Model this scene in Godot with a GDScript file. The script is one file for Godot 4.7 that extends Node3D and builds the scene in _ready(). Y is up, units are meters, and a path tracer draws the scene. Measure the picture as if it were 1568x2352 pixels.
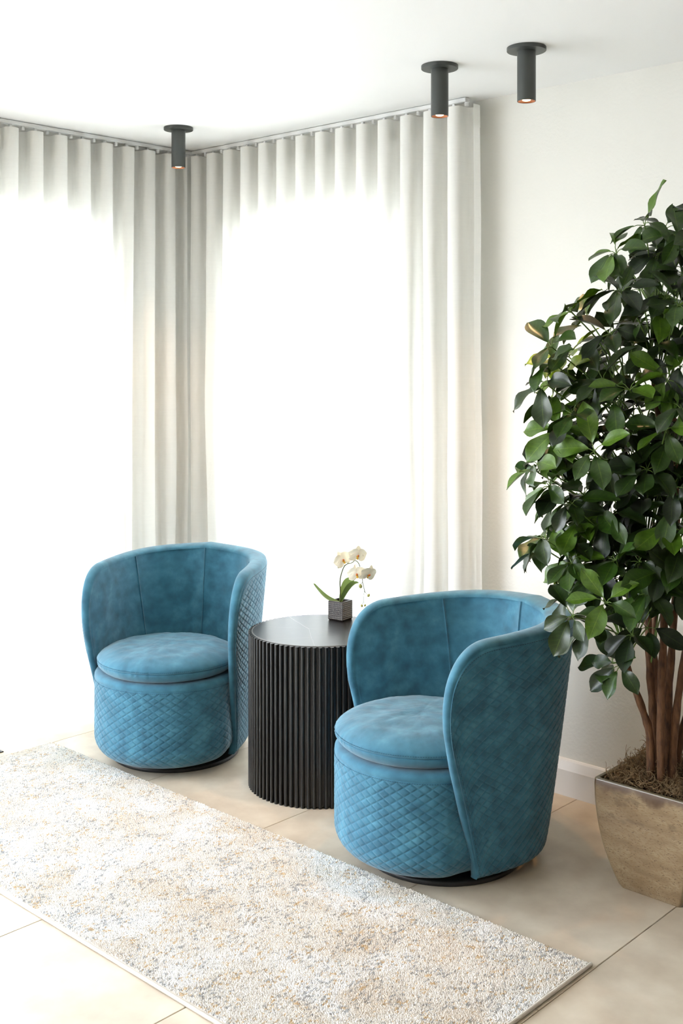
extends Node3D
# A bright corner with two swivel chairs, a fluted drum table and a big potted plant.
# World: x runs along the back wall, z towards the camera, y up, metres. The camera stands at x = 0, z = 0.

const CEIL := 2.44
const BACK := -3.368      # inner face of the back wall
const LEFT := -4.08       # inner face of the left wall
var mats := {}
var used := {}
var noise := FastNoiseLite.new()

# ------------------------------------------------------------------ helpers
class Shape:
	var v := PackedVector3Array()
	var n := PackedVector3Array()
	var t := PackedVector2Array()
	var c := PackedColorArray()
	var i := PackedInt32Array()

	# a grid of points with smooth normals; rows[j][k]; closed wraps each row round
	func grid(pts: PackedVector3Array, w: int, h: int, flip := false, closed := false, uvs := PackedVector2Array()):
		var b := v.size()
		var nn := PackedVector3Array()
		nn.resize(w * h)
		for r in h - 1:
			for k in w - 1:
				var p := r * w + k
				var q0 := pts[p]
				var q1 := pts[p + 1]
				var q2 := pts[p + w]
				var q3 := pts[p + w + 1]
				var f := (q3 - q0).cross(q1 - q2)
				if flip:
					f = -f
				nn[p] += f
				nn[p + 1] += f
				nn[p + w] += f
				nn[p + w + 1] += f
				if flip:
					i.append_array([b + p, b + p + w, b + p + 1, b + p + 1, b + p + w, b + p + w + 1])
				else:
					i.append_array([b + p, b + p + 1, b + p + w, b + p + 1, b + p + w + 1, b + p + w])
		if closed:
			for r in h:
				var s := nn[r * w] + nn[r * w + w - 1]
				nn[r * w] = s
				nn[r * w + w - 1] = s
		for k in nn.size():
			nn[k] = nn[k].normalized() if nn[k].length_squared() > 1e-20 else Vector3.UP
		v.append_array(pts)
		n.append_array(nn)
		if uvs.size() == pts.size():
			t.append_array(uvs)
		else:
			for r in h:
				for k in w:
					t.append(Vector2(float(k) / (w - 1), float(r) / (h - 1)))

	# one flat polygon (fan), corners clockwise seen from its front
	func face(pts: Array):
		var b := v.size()
		var f: Vector3 = (pts[2] - pts[0]).cross(pts[1] - pts[0]).normalized()
		for p in pts:
			v.append(p)
			n.append(f)
			t.append(Vector2(p.x + p.z, p.y + p.z * 0.37))
		for k in range(1, pts.size() - 1):
			i.append_array([b, b + k, b + k + 1])

	# box from corner lo to corner hi with chamfered edges
	func box(lo: Vector3, hi: Vector3, ch := 0.0):
		if ch <= 0.0:
			quads(lo, hi)
			return
		var mid := (lo + hi) / 2
		var half := (hi - lo) / 2
		for ax in 3:
			var a2 := (ax + 1) % 3
			var a3 := (ax + 2) % 3
			for s: float in [-1.0, 1.0]:
				var f := []
				for q: Vector2 in [Vector2(-1, -1), Vector2(1, -1), Vector2(1, 1), Vector2(-1, 1)]:
					var p := Vector3()
					p[ax] = s * half[ax]
					p[a2] = q.x * (half[a2] - ch)
					p[a3] = q.y * (half[a3] - ch)
					f.append(mid + p)
				out(f, mid)
				# edges between +-ax and +-a2
				for s2: float in [-1.0, 1.0]:
					var e := []
					for z: float in [-1.0, 1.0]:
						var p := Vector3()
						p[ax] = s * half[ax]
						p[a2] = s2 * (half[a2] - ch)
						p[a3] = z * (half[a3] - ch)
						var o := p
						o[ax] = s * (half[ax] - ch)
						o[a2] = s2 * half[a2]
						if z < 0:
							e = [mid + p, mid + o]
						else:
							e.append(mid + o)
							e.append(mid + p)
					out(e, mid)
		for sx: float in [-1.0, 1.0]:
			for sy: float in [-1.0, 1.0]:
				for sz: float in [-1.0, 1.0]:
					var s := Vector3(sx, sy, sz)
					var k := half - Vector3.ONE * ch
					out([mid + s * Vector3(half.x, k.y, k.z), mid + s * Vector3(k.x, half.y, k.z), mid + s * Vector3(k.x, k.y, half.z)], mid)

	func quads(lo: Vector3, hi: Vector3):
		var mid := (lo + hi) / 2
		for ax in 3:
			for s in 2:
				var f := []
				for q: Vector2 in [Vector2(0, 0), Vector2(1, 0), Vector2(1, 1), Vector2(0, 1)]:
					var p := lo
					p[ax] = hi[ax] if s else lo[ax]
					var a2 := (ax + 1) % 3
					var a3 := (ax + 2) % 3
					p[a2] = hi[a2] if q.x > 0 else lo[a2]
					p[a3] = hi[a3] if q.y > 0 else lo[a3]
					f.append(p)
				out(f, mid)

	# a flat face turned so that its front looks away from mid
	func out(f: Array, mid: Vector3):
		var nrm: Vector3 = (f[2] - f[0]).cross(f[1] - f[0])
		if nrm.dot(f[0] - mid) < 0:
			f.reverse()
		face(f)

	# round tube through points with a radius each
	func tube(pts: Array, radii: Array, sides := 8, caps := true):
		var rows := PackedVector3Array()
		var side := Vector3.RIGHT
		var m := pts.size()
		for k in m:
			var d: Vector3 = (pts[mini(k + 1, m - 1)] - pts[maxi(k - 1, 0)]).normalized()
			if k == 0:
				side = d.cross(Vector3.UP if absf(d.y) < 0.9 else Vector3.RIGHT).normalized()
			side = (side - d * side.dot(d)).normalized()
			var up := side.cross(d)
			var r: float = radii[mini(k, radii.size() - 1)]
			for q in sides + 1:
				var a := TAU * q / sides
				rows.append(pts[k] + (side * cos(a) + up * sin(a)) * r)
		grid(rows, sides + 1, m, true, true)
		if caps:
			for e in [0, m - 1]:
				var cap := []
				for q in sides:
					cap.append(rows[e * (sides + 1) + q])
				out(cap, (pts[1] if e == 0 else pts[m - 2]))

	# surface of revolution about y: profile of (radius, height), bottom to top outside first
	func lathe(prof: Array, sides: int, mid := Vector3.ZERO):
		var rows := PackedVector3Array()
		for p: Vector2 in prof:
			for q in sides + 1:
				var a := TAU * q / sides
				rows.append(mid + Vector3(p.x * cos(a), p.y, -p.x * sin(a)))
		grid(rows, sides + 1, prof.size(), true, true)

	func mesh() -> ArrayMesh:
		var a := []
		a.resize(Mesh.ARRAY_MAX)
		a[Mesh.ARRAY_VERTEX] = v
		a[Mesh.ARRAY_NORMAL] = n
		a[Mesh.ARRAY_TEX_UV] = t
		a[Mesh.ARRAY_INDEX] = i
		if c.size() == v.size():
			a[Mesh.ARRAY_COLOR] = c
		var m := ArrayMesh.new()
		m.add_surface_from_arrays(Mesh.PRIMITIVE_TRIANGLES, a)
		return m

func numbered(called: String) -> String:
	var k: int = used.get(called, 0)
	used[called] = k + 1
	return called if k == 0 else "%s_%03d" % [called, k]

func put(called: String, mesh: Mesh, m: Material, parent: Node3D = self) -> MeshInstance3D:
	var o := MeshInstance3D.new()
	o.name = numbered(called) if parent == self else called
	o.mesh = mesh
	o.material_override = m
	parent.add_child(o, true)
	return o

func thing(called: String, label: String, category: String, at := Vector3.ZERO, turn := 0.0, group := "") -> Node3D:
	var o := Node3D.new()
	o.name = numbered(called)
	add_child(o)
	o.position = at
	o.rotation.y = turn
	tag(o, label, category, group)
	return o

func tag(o: Node3D, label: String, category: String, group := ""):
	o.set_meta("label", label)
	o.set_meta("category", category)
	if group:
		o.set_meta("group", group)

func structure(called: String, label: String, category: String, mesh: Mesh, m: Material) -> Node3D:
	var o: Node3D
	if mesh:
		o = put(called, mesh, m)
	else:
		o = Node3D.new()
		o.name = called
		add_child(o)
	o.set_meta("kind", "structure")
	tag(o, label, category)
	return o

func mat(called: String, color: Color, rough := 0.6, metal := 0.0) -> StandardMaterial3D:
	var m := StandardMaterial3D.new()
	m.resource_name = called
	m.albedo_color = color
	m.roughness = rough
	m.metallic = metal
	m.cull_mode = BaseMaterial3D.CULL_DISABLED
	mats[called] = m
	return m

func ntex(size: int, freq: float, stops: Array, seed_ := 1, octaves := 4, kind := FastNoiseLite.TYPE_SIMPLEX_SMOOTH) -> NoiseTexture2D:
	var f := FastNoiseLite.new()
	f.noise_type = kind
	f.seed = seed_
	f.frequency = freq
	f.fractal_octaves = octaves
	var g := Gradient.new()
	var off := PackedFloat32Array()
	var col := PackedColorArray()
	for s in stops:
		off.append(s[0])
		col.append(s[1])
	g.offsets = off
	g.colors = col
	var t := NoiseTexture2D.new()
	t.width = size
	t.height = size
	t.seamless = true
	t.noise = f
	t.color_ramp = g
	return t

func triplanar(m: StandardMaterial3D, s: float, world := false):
	m.uv1_triplanar = true
	m.uv1_world_triplanar = world
	m.uv1_scale = Vector3.ONE * s

func rgb8(r: float, g: float, b: float) -> Color:
	return Color(r / 255.0, g / 255.0, b / 255.0)

# ------------------------------------------------------------------ materials
func make_materials():
	mat("wall paint", rgb8(230, 228, 220), 0.85)
	mats["wall paint"].heightmap_enabled = true
	mats["wall paint"].heightmap_texture = ntex(512, 0.05, [[0.0, Color.BLACK], [1.0, Color.WHITE]], 4)
	mats["wall paint"].heightmap_scale = 0.05
	triplanar(mats["wall paint"], 2.5, true)
	mat("ceiling paint", rgb8(241, 241, 239), 0.9)
	mat("unseen wall grey", rgb8(138, 134, 128), 0.85)  # for the two unseen walls; keeps bounced light off the chair sides
	mat("trim paint", rgb8(236, 232, 226), 0.35)
	mat("track white", rgb8(238, 238, 236), 0.4)
	mat("window frame", rgb8(235, 235, 235), 0.4)
	var g := mat("window glass", Color(0.97, 0.99, 0.98, 0.06), 0.02)
	g.transparency = BaseMaterial3D.TRANSPARENCY_ALPHA
	mat("terrace", rgb8(182, 179, 172), 0.8)  # unseen ground; its tone sets how much daylight bounces in
	mat("grout", rgb8(150, 138, 122), 0.9)
	for k in 3:
		var tone: float = [1.0, 0.985, 1.012][k]
		var m := mat("tile %d" % k, Color(tone, tone, tone), 0.42)
		m.albedo_texture = ntex(1024, 0.006, [[0.0, rgb8(186, 169, 147)], [0.4, rgb8(198, 182, 160)], [0.7, rgb8(206, 191, 169)], [1.0, rgb8(214, 200, 179)]], 11 + k, 5)
		m.heightmap_enabled = true
		m.heightmap_texture = ntex(512, 0.08, [[0.0, Color.BLACK], [1.0, Color.WHITE]], 21 + k)
		m.heightmap_scale = 0.03
		triplanar(m, 0.85)
	var vel := mat("velvet", Color(1, 1, 1), 0.85)
	vel.albedo_texture = ntex(1024, 0.006, [[0.0, rgb8(31, 82, 102)], [0.42, rgb8(44, 101, 123)], [0.62, rgb8(52, 110, 132)], [1.0, rgb8(72, 132, 152)]], 5, 5)
	vel.heightmap_enabled = true
	vel.heightmap_texture = ntex(512, 0.25, [[0.0, Color.BLACK], [1.0, Color.WHITE]], 9, 2)
	vel.heightmap_scale = 0.02
	vel.rim_enabled = true
	vel.rim = 0.5
	vel.rim_tint = 0.6
	triplanar(vel, 2.2)
	mat("thread", rgb8(26, 66, 86), 0.8)
	mat("black metal", rgb8(24, 23, 22), 0.5)
	mat("slat black", rgb8(20, 19, 18), 0.33)
	mat("lamp bronze", rgb8(78, 81, 79), 0.38, 0.5)
	var cop := mat("lamp reflector", rgb8(196, 120, 76), 0.35, 0.9)
	cop.resource_name = "lamp reflector"
	var bulb := mat("lamp bulb", Color(1, 0.9, 0.75), 0.5)
	bulb.emission_enabled = true
	bulb.emission = Color(1.0, 0.83, 0.62)
	bulb.emission_energy_multiplier = 5.0
	# curtain linen: fine threads with slubs
	var cur := mat("sheer linen", Color(1.0, 0.995, 0.98), 0.9)
	cur.albedo_texture = linen()
	cur.uv1_scale = Vector3(1, 1, 1)
	cur.backlight_enabled = true
	cur.backlight = Color(1, 1, 1) * 0.84
	var head := mat("curtain heading", Color(0.965, 0.96, 0.945), 0.9)
	head.backlight_enabled = true
	head.backlight = Color(0.9, 0.9, 0.88)
	# table
	var top := mat("ceramic top", Color(1, 1, 1), 0.32)
	top.metallic_specular = 0.42
	top.albedo_texture = veined()
	mat("top edge", rgb8(120, 118, 114), 0.3)
	# pots
	var glaze := mat("planter glaze", Color(1, 1, 1), 0.28)
	glaze.albedo_texture = glaze_picture()
	glaze.clearcoat_enabled = true
	glaze.clearcoat = 0.4
	glaze.clearcoat_roughness = 0.12
	mat("planter rim", rgb8(112, 100, 78), 0.2)
	mat("soil", rgb8(52, 40, 30), 0.95)
	mat("moss", rgb8(122, 96, 66), 0.85)
	mats["moss"].vertex_color_use_as_albedo = true
	mats["moss"].albedo_color = Color.WHITE
	var bark := mat("bark", Color.WHITE, 0.8)
	bark.albedo_texture = ntex(256, 0.03, [[0.0, rgb8(58, 37, 22)], [0.5, rgb8(98, 65, 40)], [1.0, rgb8(122, 86, 56)]], 31)
	bark.heightmap_enabled = true
	bark.heightmap_texture = ntex(256, 0.06, [[0.0, Color.BLACK], [1.0, Color.WHITE]], 32)
	bark.heightmap_scale = 0.15
	bark.uv1_triplanar = true
	bark.uv1_scale = Vector3(9, 2.5, 9)
	mat("green stem", rgb8(96, 122, 52), 0.5)
	var tones := [[rgb8(34, 52, 18), rgb8(80, 98, 40)], [rgb8(46, 72, 20), rgb8(92, 114, 44)], [rgb8(74, 104, 26), rgb8(116, 142, 52)], [rgb8(120, 144, 34), rgb8(154, 170, 60)], [rgb8(30, 44, 24), rgb8(68, 84, 46)]]
	for k in tones.size():
		var lm := mat("leaf %d" % k, Color.WHITE, 0.36)
		lm.albedo_texture = leaf_picture(tones[k][0], tones[k][1])
		lm.backlight_enabled = true
		lm.backlight = Color(0.46, 0.5, 0.10)
	# orchid
	mat("orchid pot", rgb8(40, 30, 26), 0.3)
	mat("silver stud", rgb8(152, 148, 142), 0.25, 0.5)
	var pet := mat("petal", rgb8(255, 249, 230), 0.6)
	pet.backlight_enabled = true
	pet.backlight = Color(0.4, 0.39, 0.33)
	mat("orchid lip", rgb8(236, 186, 60), 0.5)
	mat("orchid heart", rgb8(196, 96, 30), 0.5)
	var ol := mat("orchid leaf", rgb8(96, 118, 72), 0.45)
	ol.backlight_enabled = true
	ol.backlight = Color(0.4, 0.45, 0.2)
	mat("orchid stem", rgb8(92, 98, 58), 0.5)
	mat("orchid bud", rgb8(168, 166, 92), 0.5)
	# rug
	mat("rug backing", rgb8(196, 186, 172), 0.95)
	var pile := mat("rug pile", Color.WHITE, 0.95)
	pile.vertex_color_use_as_albedo = true
	mat("vent metal", rgb8(60, 62, 64), 0.4, 0.5)

func linen() -> ImageTexture:
	var r := RandomNumberGenerator.new()
	r.seed = 77
	var s := 512
	var im := Image.create(s, s, false, Image.FORMAT_RGB8)
	var hor := []
	var ver := []
	for k in s:
		hor.append(r.randf_range(-1, 1) * (2.0 if r.randf() < 0.08 else 0.8))
		ver.append(r.randf_range(-1, 1) * (2.0 if r.randf() < 0.06 else 0.8))
	for y in s:
		for x in s:
			var k: float = 0.978 + 0.008 * hor[y] * (0.6 + 0.4 * sin(x * TAU / s * 3.0 + y)) + 0.007 * ver[x] * (0.6 + 0.4 * sin(y * TAU / s * 2.0 + x))
			im.set_pixel(x, y, Color(k, k, k * 0.995))
	return ImageTexture.create_from_image(im)

func veined() -> ImageTexture:
	var s := 1024
	var im := Image.create(s, s, false, Image.FORMAT_RGB8)
	noise.seed = 3
	noise.frequency = 0.006
	for y in s:
		for x in s:
			var k := 0.115 + 0.02 * noise.get_noise_2d(x, y)
			im.set_pixel(x, y, Color(k, k * 0.99, k * 0.975))
	# white veins, each a pair of points in the top's own plan (0..1)
	var lines := [[Vector2(0.02, 0.16), Vector2(0.42, 0.52), 1.0], [Vector2(0.42, 0.52), Vector2(0.72, 1.0), 0.6], [Vector2(0.0, 0.62), Vector2(0.5, 0.48), 0.5], [Vector2(0.02, 0.36), Vector2(0.48, 0.12), 0.5], [Vector2(0.5, 0.48), Vector2(0.98, 0.5), 0.4], [Vector2(0.3, 0.94), Vector2(0.72, 0.62), 0.45]]
	for l in lines:
		var a: Vector2 = l[0] * s
		var b: Vector2 = l[1] * s
		var steps := int(a.distance_to(b))
		var side := (b - a).normalized().orthogonal()
		for k in steps:
			var p := a.lerp(b, float(k) / steps) + side * 7.0 * noise.get_noise_1d(k * 0.7 + a.x)
			var wid := 1.0 + 1.2 * absf(noise.get_noise_1d(k * 3.0 + 500.0))
			for d in range(-3, 4):
				var q := p + side * d
				if q.x < 0 or q.y < 0 or q.x >= s or q.y >= s:
					continue
				var f: float = clampf(wid + 0.5 - absf(d), 0, 1) * l[2] * 0.9
				im.set_pixel(int(q.x), int(q.y), im.get_pixel(int(q.x), int(q.y)).lerp(Color(0.62, 0.6, 0.56), f))
	return ImageTexture.create_from_image(im)

func glaze_picture() -> ImageTexture:
	var s := 512
	var im := Image.create(s, s, false, Image.FORMAT_RGB8)
	var r := RandomNumberGenerator.new()
	r.seed = 8
	noise.seed = 12
	noise.fractal_octaves = 4
	noise.frequency = 0.012
	for y in s:
		var h := 1.0 - float(y) / s        # 1 at the rim
		for x in s:
			var a := noise.get_noise_2d(x, y)
			var drip := noise.get_noise_2d(x * 1.5, y * 0.35 + 400.0)
			var fine := noise.get_noise_2d(x * 9.0, y * 9.0)
			var rim := smoothstep(0.90, 0.985, h + drip * 0.09)
			var blot := smoothstep(0.22, 0.5, noise.get_noise_2d(x * 1.2 + 900.0, y * 0.8)) * smoothstep(0.45, 0.8, h)
			var c := rgb8(152, 133, 104).lerp(rgb8(126, 104, 76), clampf(0.5 + a * 0.9, 0, 1)).lerp(rgb8(120, 92, 58), clampf(fine * 1.1, 0, 0.5))
			c = c.lerp(rgb8(104, 84, 60), blot * 0.6).lerp(rgb8(72, 50, 32), rim * 0.85)
			im.set_pixel(x, y, c)
	for k in 2600:
		var p := Vector2(r.randf() * s, pow(r.randf(), 0.8) * s)
		var rad := r.randf_range(0.4, 1.5)
		for dy in range(-2, 3):
			for dx in range(-2, 3):
				var q := p + Vector2(dx, dy)
				if q.x < 0 or q.y < 0 or q.x >= s or q.y >= s or Vector2(dx, dy).length() > rad:
					continue
				im.set_pixel(int(q.x), int(q.y), im.get_pixel(int(q.x), int(q.y)).lerp(rgb8(74, 50, 28), 0.65))
	return ImageTexture.create_from_image(im)

func leaf_picture(body: Color, vein: Color) -> ImageTexture:
	var w := 64
	var h := 128
	var im := Image.create(w, h, false, Image.FORMAT_RGB8)
	noise.seed = 40
	noise.frequency = 0.03
	for y in h:
		for x in w:
			var u := absf(float(x) / (w - 1) - 0.5) * 2.0
			var t := float(y) / h
			var k := t * 8.0 - u * 1.6
			var rib: float = absf(k - roundf(k))
			var f := clampf(1.0 - rib / 0.09, 0, 1) * 0.45 * (1.0 - u * 0.6)
			f = maxf(f, clampf(1.0 - u / 0.055, 0, 1))
			var c := body.lerp(vein, f)
			im.set_pixel(x, y, c * (1.0 + 0.16 * noise.get_noise_2d(x, y)))
	return ImageTexture.create_from_image(im)

# ------------------------------------------------------------------ the room
func wall_with_holes(along_x: bool, face: float, outer: float, a0: float, a1: float, holes: Array) -> ArrayMesh:
	# a wall as boxes between and around its openings; each hole is [from, to, bottom, top]
	var s := Shape.new()
	var parts := []
	var at := a0
	for h in holes:
		parts.append([at, h[0], 0.0, CEIL])
		if h[2] > 0.0:
			parts.append([h[0], h[1], 0.0, h[2]])
		parts.append([h[0], h[1], h[3], CEIL])
		at = h[1]
	parts.append([at, a1, 0.0, CEIL])
	for p in parts:
		var lo := Vector3(p[0], p[2], minf(face, outer)) if along_x else Vector3(minf(face, outer), p[2], p[0])
		var hi := Vector3(p[1], p[3], maxf(face, outer)) if along_x else Vector3(maxf(face, outer), p[3], p[1])
		s.quads(lo, hi)
	return s.mesh()

func window(called: String, label: String, along_x: bool, mid: float, a0: float, a1: float, y0: float, y1: float, lights: int):
	var o := structure(called, label, "window", null, null)
	var f := Shape.new()
	var g := 0.05
	var span := (a1 - a0) / lights
	var boxy := func(b0: float, b1: float, c0: float, c1: float, d: float):
		if along_x:
			f.box(Vector3(b0, c0, mid - d), Vector3(b1, c1, mid + d), 0.004)
		else:
			f.box(Vector3(mid - d, c0, b0), Vector3(mid + d, c1, b1), 0.004)
	boxy.call(a0, a1, y0, y0 + 0.03, 0.035)
	boxy.call(a0, a1, y1 - g, y1, 0.035)
	for k in lights + 1:
		var c := clampf(a0 + span * k, a0 + g / 2, a1 - g / 2)
		boxy.call(c - g / 2, c + g / 2, y0 + 0.03, y1 - g, 0.034)
	put("frame", f.mesh(), mats["window frame"], o)
	for k in lights:
		var p := Shape.new()
		var lo := a0 + span * k + 0.02
		var hi := lo + span - 0.04
		if along_x:
			p.face([Vector3(lo, y0 + 0.04, mid), Vector3(lo, y1 - 0.04, mid), Vector3(hi, y1 - 0.04, mid), Vector3(hi, y0 + 0.04, mid)])
		else:
			p.face([Vector3(mid, y0 + 0.04, hi), Vector3(mid, y1 - 0.04, hi), Vector3(mid, y1 - 0.04, lo), Vector3(mid, y0 + 0.04, lo)])
		put("pane", p.mesh(), mats["window glass"], o)

func room():
	var x1 := 4.6
	var z1 := 4.4
	var s := Shape.new()
	s.quads(Vector3(LEFT - 0.3, -0.2, BACK - 0.3), Vector3(x1 + 0.2, -0.011, z1 + 0.2))
	var fl := structure("floor", "pale beige stone-look porcelain tile floor with fine grey joints", "floor", s.mesh(), mats["grout"])
	# tiles 0.6 x 1.2 m in columns along z, every other column shifted by half a tile
	var tile := Shape.new()
	tile.box(Vector3(-0.299, -0.011, -0.599), Vector3(0.299, 0.0, 0.599), 0.0012)
	var tm := tile.mesh()
	var kk := 0
	for c in 15:
		var x0 := -1.437 + 0.6 * (c - 5)
		var off := -1.6 if c < 5 else -1.4
		for r in range(-2, 7):
			var z := off + 1.2 * r
			if z + 0.6 < BACK + 0.02 or z - 0.6 > z1:
				continue
			var lo := maxf(z - 0.599, BACK)
			var hi := minf(z + 0.599, z1)
			var xl := maxf(x0 + 0.001, LEFT)
			var xh := minf(x0 + 0.599, x1)
			if xh - xl < 0.02 or hi - lo < 0.02:
				continue
			var whole := hi - lo > 1.197 and xh - xl > 0.597
			var o: MeshInstance3D
			if whole:
				o = put("tile", tm, mats["tile %d" % (kk % 3)], fl)
				o.position = Vector3((xl + xh) / 2, 0, z)
			else:
				var cut := Shape.new()
				cut.box(Vector3(-(xh - xl) / 2, -0.011, -(hi - lo) / 2), Vector3((xh - xl) / 2, 0, (hi - lo) / 2), 0.0012)
				o = put("tile", cut.mesh(), mats["tile %d" % (kk % 3)], fl)
				o.position = Vector3((xl + xh) / 2, 0, (lo + hi) / 2)
			kk += 1
	var ce := Shape.new()
	ce.quads(Vector3(LEFT - 0.3, CEIL, BACK - 0.3), Vector3(x1 + 0.2, CEIL + 0.2, z1 + 0.2))
	structure("ceiling", "plain flat white ceiling", "ceiling", ce.mesh(), mats["ceiling paint"])
	structure("wall_back", "warm white painted wall behind the plant and the right curtain", "wall", wall_with_holes(true, BACK, BACK - 0.15, LEFT - 0.15, x1 + 0.2, [[-3.75, -2.83, 0.0, 2.1]]), mats["wall paint"])
	structure("wall_left", "white wall with wide glazed opening behind the left curtain and beyond it out of view", "wall", wall_with_holes(false, LEFT, LEFT - 0.15, BACK, z1 + 0.2, [[-2.87, 4.0, 0.0, 2.1]]), mats["wall paint"])
	structure("unseen_wall_right", "unseen wall far to the right of the plant, grey to dim bounced light", "wall", wall_with_holes(false, x1, x1 + 0.2, BACK, z1 + 0.2, []), mats["unseen wall grey"])  # out of view; grey so the right chair's side stays dark
	structure("unseen_wall_front", "unseen wall behind the camera, grey to dim bounced light", "wall", wall_with_holes(true, z1, z1 + 0.2, LEFT, x1, []), mats["unseen wall grey"])  # out of view; grey to hold back bounce from behind the camera
	window("window_1", "bright narrow window behind the right curtain", true, BACK - 0.06, -3.75, -2.83, 0.0, 2.1, 1)
	window("window_2", "wide bright glazed doors behind the left curtain, bare part out of view lights the room", false, LEFT - 0.06, -2.87, 4.0, 0.0, 2.1, 7)  # continues uncurtained out of view, lighting chairs and rug from the left
	var tr := Shape.new()
	tr.quads(Vector3(-14, -0.3, -14), Vector3(12, -0.2, 14))
	structure("ground", "unseen pale paved ground outside the windows, tone set for daylight bounce", "ground", tr.mesh(), mats["terrace"])
	# skirting with a chamfered top, along the back wall right of the window
	var b := Shape.new()
	var prof := [Vector2(0, 0), Vector2(0.018, 0), Vector2(0.018, 0.088), Vector2(0.0165, 0.093), Vector2(0.010, 0.118), Vector2(0.006, 0.1235), Vector2(0, 0.124)]
	var e0 := -2.70
	for k in prof.size() - 1:
		var p: Vector2 = prof[k]
		var q: Vector2 = prof[k + 1]
		b.out([Vector3(e0, p.y, BACK + p.x), Vector3(x1, p.y, BACK + p.x), Vector3(x1, q.y, BACK + q.x), Vector3(e0, q.y, BACK + q.x)], Vector3(0, 0.05, BACK))
	var cap := []
	for p: Vector2 in prof:
		cap.append(Vector3(e0, p.y, BACK + p.x))
	b.face(cap)
	structure("baseboard_back", "white chamfered skirting board along the wall behind the planter", "skirting board", b.mesh(), mats["trim paint"])

# ------------------------------------------------------------------ curtains
func curtain(called: String, label: String, along_x: bool, line: float, a0: float, a1: float, pitch: float, phase: float, amp: float, seed_: int):
	# an S-fold sheer: a0..a1 along its track, folds every pitch metres; the hem wanders a little
	var o := thing(called, label, "curtain", Vector3(a0, 0, line) if along_x else Vector3(line, 0, a0), 0.0, "sheer curtains on ceiling tracks")
	noise.seed = seed_
	noise.fractal_octaves = 2
	noise.frequency = 1.0
	var n := int((a1 - a0) / pitch * 22.0)
	var rows := 30
	var mk := func(y0: float, y1: float, rr: int, push: float) -> ArrayMesh:
		var pts := PackedVector3Array()
		var uvs := PackedVector2Array()
		for r in rr + 1:
			var y := lerpf(y0, y1, float(r) / rr)
			var drop := 1.0 - y / 2.4
			for k in n + 1:
				var s := (a1 - a0) * k / n
				var th := TAU * (s / pitch) + phase
				var sway := drop * (0.040 * noise.get_noise_2d(s * 3.0, 1.0) + 0.022 * noise.get_noise_2d(s * 2.2, y * 0.6))
				var deep := amp * (1.0 + drop * 0.5 * noise.get_noise_2d(s * 3.1 + 50.0, y * 0.4)) * (1.0 if push == 0.0 else 1.0)
				var al := s + 0.012 * sin(2.0 * th) + sway
				var cr := deep * cos(th) + drop * 0.016 * noise.get_noise_2d(s * 9.0, y * 0.9 + 20.0) + push
				pts.append(Vector3(al, y, cr) if along_x else Vector3(cr, y, al))
				uvs.append(Vector2(s * 2.6 * 2.0, y * 2.0))
		var g := Shape.new()
		g.grid(pts, n + 1, rr + 1, along_x, false, uvs)
		return g.mesh()
	put("fabric", mk.call(0.012, 2.405, rows, 0.0), mats["sheer linen"], o)
	put("heading_tape", mk.call(2.325, 2.4045, 2, -0.0015), mats["curtain heading"], o)

func track(label: String, along_x: bool, edge: float, a0: float, a1: float, pitch: float, inward: float):
	# flat white profile under the ceiling; inward is the side away from the wall
	var o := thing("curtain_track", label, "curtain track", Vector3.ZERO, 0.0, "white curtain tracks")
	var s := Shape.new()
	var lo := minf(edge, edge - inward * 0.026)
	var hi := maxf(edge, edge - inward * 0.026)
	if along_x:
		s.box(Vector3(a0, CEIL - 0.017, lo), Vector3(a1, CEIL - 0.0015, hi), 0.002)
	else:
		s.box(Vector3(lo, CEIL - 0.017, a0), Vector3(hi, CEIL - 0.0015, a1), 0.002)
	put("rail", s.mesh(), mats["track white"], o)
	var gl := Shape.new()
	gl.box(Vector3(-0.006, -0.016, -0.006), Vector3(0.006, 0, 0.006), 0.0015)
	var gm := gl.mesh()
	var k := 0
	var a := a0 + 0.03
	while a < a1:
		var t := put("glider", gm, mats["track white"], o)
		t.position = Vector3(a, CEIL - 0.0165, (lo + hi) / 2) if along_x else Vector3((lo + hi) / 2, CEIL - 0.0165, a)
		a += pitch / 2.0

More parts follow.
